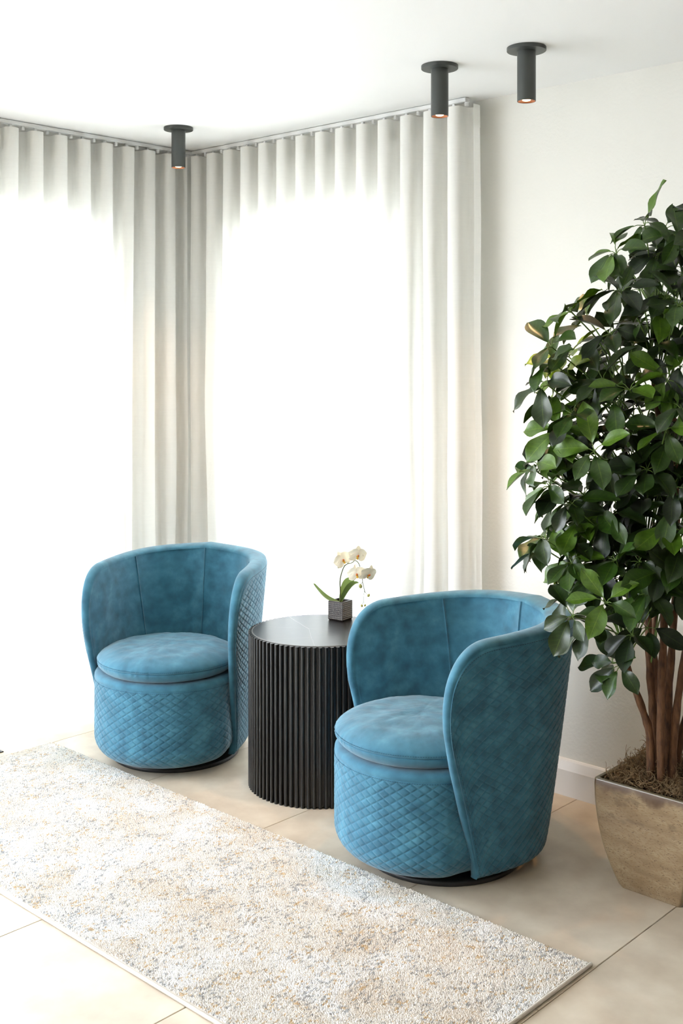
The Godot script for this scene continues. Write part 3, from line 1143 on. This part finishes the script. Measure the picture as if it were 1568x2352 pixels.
func moss():
	var r := RandomNumberGenerator.new()
	r.seed = 21
	var s := Shape.new()
	for k in 2200:
		var p := Vector3(r.randf_range(-0.122, 0.122), 0, r.randf_range(-0.122, 0.122))
		var d := Vector2(p.x + 0.02, p.z).length()
		var heap := 0.022 + 0.055 * exp(-pow((Vector2(p.x + 0.05, p.z + 0.075).length()) / 0.06, 2.0)) + 0.020 * exp(-d * d / 0.01)
		p.y = 0.296 + heap * r.randf_range(0.15, 1.0)
		var dir := Vector3(r.randf_range(-1, 1), r.randf_range(-0.3, 0.5), r.randf_range(-1, 1)).normalized()
		var turn := Vector3(r.randf_range(-1, 1), r.randf_range(-1, 1), r.randf_range(-1, 1)).normalized()
		var pts := [p]
		var bend := r.randf_range(0.25, 0.75)
		var step := r.randf_range(0.004, 0.008)
		for q in 7:
			dir = dir.rotated(turn, bend)
			p += dir * step
			p.x = clampf(p.x, -0.127, 0.127)
			p.z = clampf(p.z, -0.127, 0.127)
			p.y = maxf(p.y, 0.289)
			pts.append(p)
		var before := s.v.size()
		s.tube(pts, [0.0011, 0.0013, 0.0011, 0.0009, 0.0006], 4, false)
		var c := rgb8(158, 124, 86).lerp(rgb8(98, 74, 50), r.randf()).lerp(rgb8(146, 130, 98), r.randf() * 0.5).srgb_to_linear()
		for q in s.v.size() - before:
			s.c.append(c)
	var o := put("moss", s.mesh(), mats["moss"])
	o.position = POT
	o.set_meta("kind", "stuff")
	tag(o, "curly dried brown moss heaped over the soil of the large planter", "moss")

var tree: Node3D
var trunks := []
var leaf_meshes := []
var leaf_count := 0
var rest := []
var twig_rng := RandomNumberGenerator.new()

func leaf_mesh(bend: float, fold: float, wave: float) -> ArrayMesh:
	# length 1 along +y, upper side towards +z, obovate with a short drip tip
	var g := Shape.new()
	var pts := PackedVector3Array()
	var uv := PackedVector2Array()
	var rr := 10
	for r in rr + 1:
		var t := r / float(rr)
		var wid := 0.25 * pow(maxf(0.0, sin(PI * pow(t, 1.18))), 0.72)
		if t > 0.86:
			wid *= lerpf(1.0, 0.55, (t - 0.86) / 0.14)
		wid = maxf(wid, 0.008)
		for k in 5:
			var u := k / 2.0 - 1.0
			pts.append(Vector3(u * wid, t - 0.18 * bend * t * t, -bend * 0.42 * t * t + fold * absf(u) * wid + wave * 0.05 * sin(t * 9.0 + u * 1.5) * absf(u)))
			uv.append(Vector2(u * 0.5 + 0.5, t))
	g.grid(pts, 5, rr + 1, false, false, uv)
	return g.mesh()

func tree_trunk(pts: Array):
	trunks.append(pts)
	var p: Array = pts.duplicate()
	p[0] = Vector3(p[0].x, 0.29, p[0].z)
	var path := smooth_path(p, 5)
	var radii := []
	for k in path.size():
		var t := float(k) / (path.size() - 1)
		radii.append(lerpf(0.0125, 0.0065, t) * (1.0 + 0.12 * sin(k * 1.9 + pts.size())))
	var s := Shape.new()
	s.tube(path, radii, 10)
	put("trunk", s.mesh(), mats["bark"], tree)

func tree_whorl(at: Vector3, fresh := -1):
	var r := twig_rng
	# twig from the trunk point that lies below and nearest
	var best := Vector3(-1.5, 0.7, -2.94)
	var score := 1e9
	for t in trunks:
		for p: Vector3 in t:
			var d := at - p
			if p.y < 0.6 or d.y < -0.05:
				continue
			var sc := Vector2(d.x, d.z).length() * 1.0 + absf(d.y - 0.22 - 0.5 * Vector2(d.x, d.z).length())
			if sc < score:
				score = sc
				best = p
	var d0 := at - best
	var outward := Vector3(at.x + 1.5, 0, at.z + 2.94)
	var tw := Shape.new()
	var mid := best + d0 * 0.5 + Vector3(0, 0.10 * d0.length(), 0) - Vector3(outward.x, 0, outward.z) * 0.12
	tw.tube(smooth_path([best, mid, at], 5), [0.0030, 0.0024, 0.0020], 6, false)
	var axis := (outward.normalized() * 0.75 + Vector3(r.randf_range(-0.4, 0.4), r.randf_range(0.35, 0.95), r.randf_range(-0.4, 0.4))).normalized()
	if outward.length() < 0.06:
		axis = Vector3(r.randf_range(-0.4, 0.4), 1, r.randf_range(0, 0.5)).normalized()
	var sx := axis.cross(Vector3(0.3, 0.2, 0.9)).normalized()
	var sy := axis.cross(sx)
	var n := r.randi_range(5, 7)
	var turn := r.randf() * TAU
	var young := r.randf()
	for k in n:
		var a := turn + TAU * k / n + r.randf_range(-0.25, 0.25)
		var rad := sx * cos(a) + sy * sin(a)
		var up := r.randf_range(-0.25, 0.75)
		var dir := (rad + axis * up + Vector3(0, -0.32, 0)).normalized()
		var size := r.randf_range(0.080, 0.118)
		var foot := at + (rad * 0.9 + axis * 0.6).normalized() * r.randf_range(0.012, 0.03)
		tw.tube([at, at.lerp(foot, 0.6) + axis * 0.003, foot + dir * 0.004], [0.0014, 0.0012, 0.0011], 5, false)
		# leaf frame: y along the leaf, z its upper side
		var zz := (axis + Vector3(0, 0.5, 0) + rad * 0.15)
		zz = (zz - dir * zz.dot(dir)).normalized()
		var xx := dir.cross(zz).normalized()
		zz = xx.cross(dir)
		var roll := r.randf_range(-0.5, 0.5)
		var b := Basis(xx, dir, zz) * Basis(Vector3.UP, roll)
		var tf := Transform3D(b.scaled_local(Vector3.ONE * size), foot)
		if foot.z + dir.z * size < BACK + 0.012:
			continue
		var tone: int = [0, 0, 1, 4, 0, 1, 4, 0][r.randi_range(0, 7)]
		if young > 0.80:
			tone = [2, 1, 2, 2][r.randi_range(0, 3)]
		if young > 0.95:
			tone = 3
		if fresh >= 0:
			tone = maxi(1, fresh - (r.randi() % 2)) if fresh > 0 else 0
		var lm: Mesh = leaf_meshes[r.randi_range(0, leaf_meshes.size() - 1)]
		if leaf_count < 300:
			var o := put("leaf", lm, mats["leaf %d" % tone], tree)
			o.transform = tf
		else:
			rest.append([tone, lm, tf])
		leaf_count += 1
	put("twig", tw.mesh(), mats["green stem"], tree)

func plant():
	twig_rng.seed = 4242
	tree = thing("tree", "tall leafy umbrella tree with glossy dark leaves and several brown trunks in the planter", "tree", Vector3.ZERO)
	for q in [[0.15, 0.35, 0.5], [0.4, 0.25, 1.0], [0.6, 0.45, 0.7], [0.05, 0.2, 1.0], [0.3, 0.5, 0.3], [0.75, 0.3, 0.9]]:
		leaf_meshes.append(leaf_mesh(q[0], q[1], q[2]))
	# trunks from the soil upwards
	tree_trunk([Vector3(-1.526, 0.367, -2.898), Vector3(-1.527, 0.437, -2.897), Vector3(-1.545, 0.524, -2.881), Vector3(-1.576, 0.651, -2.852), Vector3(-1.560, 0.749, -2.867), Vector3(-1.545, 0.818, -2.881), Vector3(-1.541, 0.914, -2.884)])
	tree_trunk([Vector3(-1.546, 0.339, -2.962), Vector3(-1.549, 0.470, -2.959), Vector3(-1.556, 0.611, -2.952), Vector3(-1.560, 0.742, -2.949), Vector3(-1.567, 0.859, -2.942), Vector3(-1.580, 0.950, -2.930), Vector3(-1.585, 1.017, -2.925), Vector3(-1.598, 1.151, -2.914), Vector3(-1.613, 1.258, -2.899), Vector3(-1.626, 1.318, -2.887)])
	tree_trunk([Vector3(-1.495, 0.362, -2.900), Vector3(-1.494, 0.555, -2.900), Vector3(-1.488, 0.797, -2.906), Vector3(-1.493, 1.081, -2.902), Vector3(-1.490, 1.183, -2.905), Vector3(-1.500, 1.332, -2.896), Vector3(-1.508, 1.401, -2.888), Vector3(-1.515, 1.522, -2.882)])
	tree_trunk([Vector3(-1.514, 0.347, -2.964), Vector3(-1.508, 0.537, -2.970), Vector3(-1.499, 0.722, -2.979), Vector3(-1.490, 0.968, -2.987), Vector3(-1.493, 1.178, -2.984), Vector3(-1.499, 1.399, -2.979)])
	tree_trunk([Vector3(-1.480, 0.370, -2.928), Vector3(-1.469, 0.504, -2.938), Vector3(-1.449, 0.698, -2.957), Vector3(-1.435, 0.916, -2.969), Vector3(-1.427, 1.279, -2.978)])
	tree_trunk([Vector3(-1.559, 0.338, -3.004), Vector3(-1.559, 0.520, -3.004), Vector3(-1.568, 0.670, -2.996), Vector3(-1.561, 0.833, -3.003), Vector3(-1.568, 1.021, -2.996)])
	tree_trunk([Vector3(-1.505, 0.339, -3.000), Vector3(-1.489, 0.432, -3.015), Vector3(-1.458, 0.581, -3.044), Vector3(-1.422, 0.841, -3.078), Vector3(-1.413, 1.151, -3.086)])
	# where the leaf clusters sit
	tree_whorl(Vector3(-1.344, 1.360, -2.720))
	tree_whorl(Vector3(-1.486, 0.865, -2.588), 2)
	tree_whorl(Vector3(-1.385, 1.307, -2.713))
	tree_whorl(Vector3(-1.368, 1.632, -2.748))
	tree_whorl(Vector3(-1.423, 0.876, -2.700))
	tree_whorl(Vector3(-1.386, 1.155, -2.750))
	tree_whorl(Vector3(-1.366, 0.909, -2.772))
	tree_whorl(Vector3(-1.537, 1.250, -2.614), 2)
	tree_whorl(Vector3(-1.412, 0.931, -2.731))
	tree_whorl(Vector3(-1.437, 1.201, -2.711))
	tree_whorl(Vector3(-1.401, 1.435, -2.752))
	tree_whorl(Vector3(-1.474, 1.409, -2.688))
	tree_whorl(Vector3(-1.390, 1.109, -2.769))
	tree_whorl(Vector3(-1.381, 1.470, -2.788))
	tree_whorl(Vector3(-1.408, 1.270, -2.763))
	tree_whorl(Vector3(-1.408, 1.045, -2.766), 2)
	tree_whorl(Vector3(-1.380, 0.995, -2.794))
	tree_whorl(Vector3(-1.390, 0.952, -2.793))
	tree_whorl(Vector3(-1.430, 1.602, -2.759))
	tree_whorl(Vector3(-1.515, 1.372, -2.689))
	tree_whorl(Vector3(-1.515, 0.957, -2.690))
	tree_whorl(Vector3(-1.419, 1.651, -2.780))
	tree_whorl(Vector3(-1.471, 0.953, -2.736))
	tree_whorl(Vector3(-1.608, 1.103, -2.619))
	tree_whorl(Vector3(-1.533, 1.068, -2.708))
	tree_whorl(Vector3(-1.408, 1.238, -2.828))
	tree_whorl(Vector3(-1.612, 1.341, -2.639))
	tree_whorl(Vector3(-1.498, 1.237, -2.759))
	tree_whorl(Vector3(-1.664, 1.150, -2.605), 2)
	tree_whorl(Vector3(-1.525, 1.670, -2.734))
	tree_whorl(Vector3(-1.547, 1.557, -2.720))
	tree_whorl(Vector3(-1.557, 1.220, -2.712))
	tree_whorl(Vector3(-1.416, 1.814, -2.844), 2)
	tree_whorl(Vector3(-1.507, 0.748, -2.762))
	tree_whorl(Vector3(-1.625, 0.798, -2.653), 0)
	tree_whorl(Vector3(-1.411, 1.721, -2.857))
	tree_whorl(Vector3(-1.566, 1.433, -2.714))
	tree_whorl(Vector3(-1.439, 1.202, -2.833))
	tree_whorl(Vector3(-1.432, 0.873, -2.842))
	tree_whorl(Vector3(-1.489, 1.108, -2.790))
	tree_whorl(Vector3(-1.586, 0.769, -2.703), 0)
	tree_whorl(Vector3(-1.633, 1.618, -2.661), 2)
	tree_whorl(Vector3(-1.516, 0.973, -2.771))
	tree_whorl(Vector3(-1.634, 0.939, -2.663), 2)
	tree_whorl(Vector3(-1.656, 1.299, -2.647))
	tree_whorl(Vector3(-1.689, 1.002, -2.620))
	tree_whorl(Vector3(-1.540, 0.662, -2.762))
	tree_whorl(Vector3(-1.686, 1.420, -2.627))
	tree_whorl(Vector3(-1.417, 1.352, -2.883))
	tree_whorl(Vector3(-1.529, 1.285, -2.781))
	tree_whorl(Vector3(-1.510, 1.355, -2.801))
	tree_whorl(Vector3(-1.684, 1.524, -2.642), 1)
	tree_whorl(Vector3(-1.592, 1.077, -2.732))
	tree_whorl(Vector3(-1.557, 1.778, -2.765), 2)
	tree_whorl(Vector3(-1.662, 1.145, -2.671))
	tree_whorl(Vector3(-1.588, 0.901, -2.740))
	tree_whorl(Vector3(-1.472, 1.121, -2.849))
	tree_whorl(Vector3(-1.715, 1.203, -2.624), 2)
	tree_whorl(Vector3(-1.498, 0.758, -2.827))
	tree_whorl(Vector3(-1.684, 1.477, -2.654))
	tree_whorl(Vector3(-1.636, 1.277, -2.703))
	tree_whorl(Vector3(-1.569, 0.995, -2.766))
	tree_whorl(Vector3(-1.506, 1.857, -2.828), 2)
	tree_whorl(Vector3(-1.639, 1.045, -2.708))
	tree_whorl(Vector3(-1.550, 1.126, -2.792))
	tree_whorl(Vector3(-1.456, 1.538, -2.888))
	tree_whorl(Vector3(-1.643, 0.983, -2.715))
	tree_whorl(Vector3(-1.488, 1.780, -2.872))
	tree_whorl(Vector3(-1.633, 0.889, -2.737))
	tree_whorl(Vector3(-1.454, 1.022, -2.907))
	tree_whorl(Vector3(-1.497, 1.504, -2.868))
	tree_whorl(Vector3(-1.613, 0.925, -2.762))
	tree_whorl(Vector3(-1.666, 0.843, -2.715), 0)
	tree_whorl(Vector3(-1.734, 1.178, -2.653), 2)
	tree_whorl(Vector3(-1.617, 1.384, -2.770))
	tree_whorl(Vector3(-1.572, 0.882, -2.818))
	tree_whorl(Vector3(-1.496, 1.707, -2.896))
	tree_whorl(Vector3(-1.708, 1.377, -2.705))
	tree_whorl(Vector3(-1.687, 1.218, -2.736))
	tree_whorl(Vector3(-1.517, 1.573, -2.898))
	tree_whorl(Vector3(-1.480, 1.366, -2.937))
	tree_whorl(Vector3(-1.605, 0.641, -2.829))
	tree_whorl(Vector3(-1.694, 1.445, -2.747), 3)
	tree_whorl(Vector3(-1.486, 1.779, -2.947))
	tree_whorl(Vector3(-1.733, 1.261, -2.719))
	tree_whorl(Vector3(-1.746, 0.958, -2.709))
	tree_whorl(Vector3(-1.480, 1.128, -2.958))
	tree_whorl(Vector3(-1.597, 1.188, -2.849))
	tree_whorl(Vector3(-1.536, 1.759, -2.914))
	tree_whorl(Vector3(-1.644, 1.012, -2.815))
	tree_whorl(Vector3(-1.555, 1.452, -2.900))
	tree_whorl(Vector3(-1.627, 1.518, -2.834))
	tree_whorl(Vector3(-1.587, 1.031, -2.888))
	tree_whorl(Vector3(-1.700, 0.903, -2.796))
	tree_whorl(Vector3(-1.736, 1.099, -2.776))
	tree_whorl(Vector3(-1.535, 0.795, -2.970))
	tree_whorl(Vector3(-1.494, 1.611, -3.017))
	tree_whorl(Vector3(-1.551, 1.381, -2.964))
	tree_whorl(Vector3(-1.633, 1.310, -2.899))
	tree_whorl(Vector3(-1.510, 1.757, -3.018))
	tree_whorl(Vector3(-1.697, 1.608, -2.851))
	tree_whorl(Vector3(-1.658, 1.125, -2.916))
	tree_whorl(Vector3(-1.611, 1.584, -2.966))
	tree_whorl(Vector3(-1.733, 1.308, -2.864))
	tree_whorl(Vector3(-1.721, 1.433, -2.878))
	tree_whorl(Vector3(-1.558, 1.869, -3.045))
	tree_whorl(Vector3(-1.809, 0.971, -2.812))
	tree_whorl(Vector3(-1.709, 1.285, -2.907))
	tree_whorl(Vector3(-1.661, 1.563, -2.957))
	tree_whorl(Vector3(-1.637, 1.755, -2.985))
	tree_whorl(Vector3(-1.699, 0.933, -2.932))
	tree_whorl(Vector3(-1.610, 0.904, -3.039))
	tree_whorl(Vector3(-1.537, 1.287, -3.111))
	tree_whorl(Vector3(-1.787, 1.498, -2.898), 3)
	tree_whorl(Vector3(-1.718, 1.491, -2.963))
	tree_whorl(Vector3(-1.769, 1.176, -2.924))
	tree_whorl(Vector3(-1.759, 1.091, -2.934))
	tree_whorl(Vector3(-1.601, 1.231, -3.082))
	tree_whorl(Vector3(-1.636, 1.284, -3.088))
	tree_whorl(Vector3(-1.678, 1.469, -3.052))
	tree_whorl(Vector3(-1.651, 1.698, -3.079))
	tree_whorl(Vector3(-0.984, 1.253, -2.801))
	tree_whorl(Vector3(-1.062, 1.589, -2.742))
	tree_whorl(Vector3(-0.960, 1.429, -2.863))
	tree_whorl(Vector3(-1.027, 1.848, -2.804))
	tree_whorl(Vector3(-0.974, 0.910, -2.870))
	tree_whorl(Vector3(-1.092, 0.767, -2.764))
	tree_whorl(Vector3(-0.985, 0.822, -2.877))
	tree_whorl(Vector3(-1.093, 1.311, -2.794))
	tree_whorl(Vector3(-0.927, 1.148, -2.964))
	tree_whorl(Vector3(-1.244, 1.819, -2.704))
	tree_whorl(Vector3(-0.951, 0.809, -3.001))
	tree_whorl(Vector3(-1.259, 1.044, -2.735))
	tree_whorl(Vector3(-1.191, 1.520, -2.842))
	tree_whorl(Vector3(-1.130, 1.139, -2.904))
	tree_whorl(Vector3(-1.188, 0.796, -2.850))
	tree_whorl(Vector3(-1.203, 1.485, -2.838))
	tree_whorl(Vector3(-1.240, 1.350, -2.815))
	tree_whorl(Vector3(-1.133, 0.982, -2.916))
	tree_whorl(Vector3(-1.048, 1.041, -2.997))
	tree_whorl(Vector3(-1.275, 1.483, -2.793))
	tree_whorl(Vector3(-1.255, 1.704, -2.831))
	tree_whorl(Vector3(-1.150, 1.146, -2.931))
	tree_whorl(Vector3(-1.286, 1.759, -2.822))
	tree_whorl(Vector3(-1.069, 1.733, -3.034))
	tree_whorl(Vector3(-1.317, 1.873, -2.832))
	tree_whorl(Vector3(-1.072, 1.422, -3.086))
	tree_whorl(Vector3(-1.345, 1.362, -2.833))
	tree_whorl(Vector3(-1.349, 1.232, -2.830))
	tree_whorl(Vector3(-1.174, 1.543, -3.035))
	tree_whorl(Vector3(-1.185, 0.785, -3.028))
	# leaves past the 300 nearest: joined by tone
	for tone in 5:
		var st := SurfaceTool.new()
		st.begin(Mesh.PRIMITIVE_TRIANGLES)
		var some := false
		for l in rest:
			if l[0] == tone:
				st.append_from(l[1], 0, l[2])
				some = true
		if some:
			var o := put("foliage", st.commit(), mats["leaf %d" % tone], tree)
			o.set_meta("kind", "stuff")

func vent():
	var o := thing("floor_vent", "small dark metal grille on the floor at the left curtain hem", "vent", Vector3(-3.905, 0, -2.20))
	var s := Shape.new()
	s.box(Vector3(-0.03, 0.0005, -0.07), Vector3(0.03, 0.004, 0.07), 0.001)
	put("plate", s.mesh(), mats["vent metal"], o)
	var b := Shape.new()
	b.box(Vector3(-0.026, 0.004, -0.002), Vector3(0.026, 0.006, 0.002), 0.0005)
	var bm := b.mesh()
	for k in 9:
		var p := put("bar", bm, mats["black metal"], o)
		p.position.z = -0.056 + 0.014 * k

# ------------------------------------------------------------------ all together
func _ready():
	var cam := Camera3D.new()
	cam.name = "camera"
	cam.projection = Camera3D.PROJECTION_FRUSTUM
	cam.near = 0.05
	cam.far = 60.0
	cam.size = 0.05 * 2352.0 / 2599.0
	cam.frustum_offset = Vector2(0.0, -0.05 * 344.0 / 2599.0)      # a shift lens: the horizon stands high, verticals stay upright
	cam.position = Vector3(0, 1.483, 0)
	cam.rotation.y = deg_to_rad(43.03)
	add_child(cam)
	cam.current = true
	var we := WorldEnvironment.new()
	we.name = "environment"
	var env := Environment.new()
	var sky := Sky.new()
	var sm := ProceduralSkyMaterial.new()
	sm.sky_top_color = Color(0.86, 0.92, 1.0)
	sm.sky_horizon_color = Color(1.0, 1.0, 1.0)
	sm.ground_bottom_color = Color(0.75, 0.75, 0.74)
	sm.ground_horizon_color = Color(0.9, 0.9, 0.9)
	sm.energy_multiplier = 18.6
	sky.sky_material = sm
	env.background_mode = Environment.BG_SKY
	env.sky = sky
	env.tonemap_mode = Environment.TONE_MAPPER_LINEAR
	env.tonemap_exposure = 1.0
	env.sdfgi_enabled = true
	env.ssao_enabled = true
	env.ssil_enabled = true
	we.environment = env
	add_child(we)
	make_materials()
	room()
	curtain("curtain", "white sheer linen curtain in deep folds in front of the left glazed doors", false, -3.998, -3.25, -1.75, 0.1118, 0.6, 0.035, 31)  # stops just out of view so the bare glazing beyond lights the room
	curtain("curtain", "white sheer linen curtain in deep folds on the back wall, between corner and plant", true, -3.283, -3.95, -2.40, 0.1118, -0.3, 0.035, 47)
	track("white track for the left curtain, running along the glazed wall", false, -3.995, -3.30, 2.5, 0.1118, 1.0)
	track("white track for the right curtain, ending near the middle lamp", true, -3.285, -4.0, -2.456, 0.1118, 1.0)
	var chair := make_chair("blue velvet swivel chair with quilted sides left of the black table, nearest the corner")
	chair.position = Vector3(-3.41, 0, -2.727)
	chair.rotation.y = 0.4783
	var c2: Node3D = chair.duplicate()
	c2.name = numbered("swivel_chair")
	add_child(c2)
	c2.position = Vector3(-2.12, 0, -2.721)
	c2.rotation.y = -0.3579
	c2.set_meta("label", "blue velvet swivel chair right of the black table, its quilted side towards the plant")
	rug()
	table()
	planter()
	plant()
	moss()
	orchid()
	lamp("dark bronze ceiling spotlight in the far corner, leftmost of the three", -3.634, -2.919, 0.8)
	lamp("dark bronze ceiling spotlight in front of the right curtain end, middle of the three", -2.260, -2.885, 0.8)
	lamp("dark bronze ceiling spotlight in front of the bare wall, rightmost of the three", -1.937, -2.899, 0.8)
	vent()
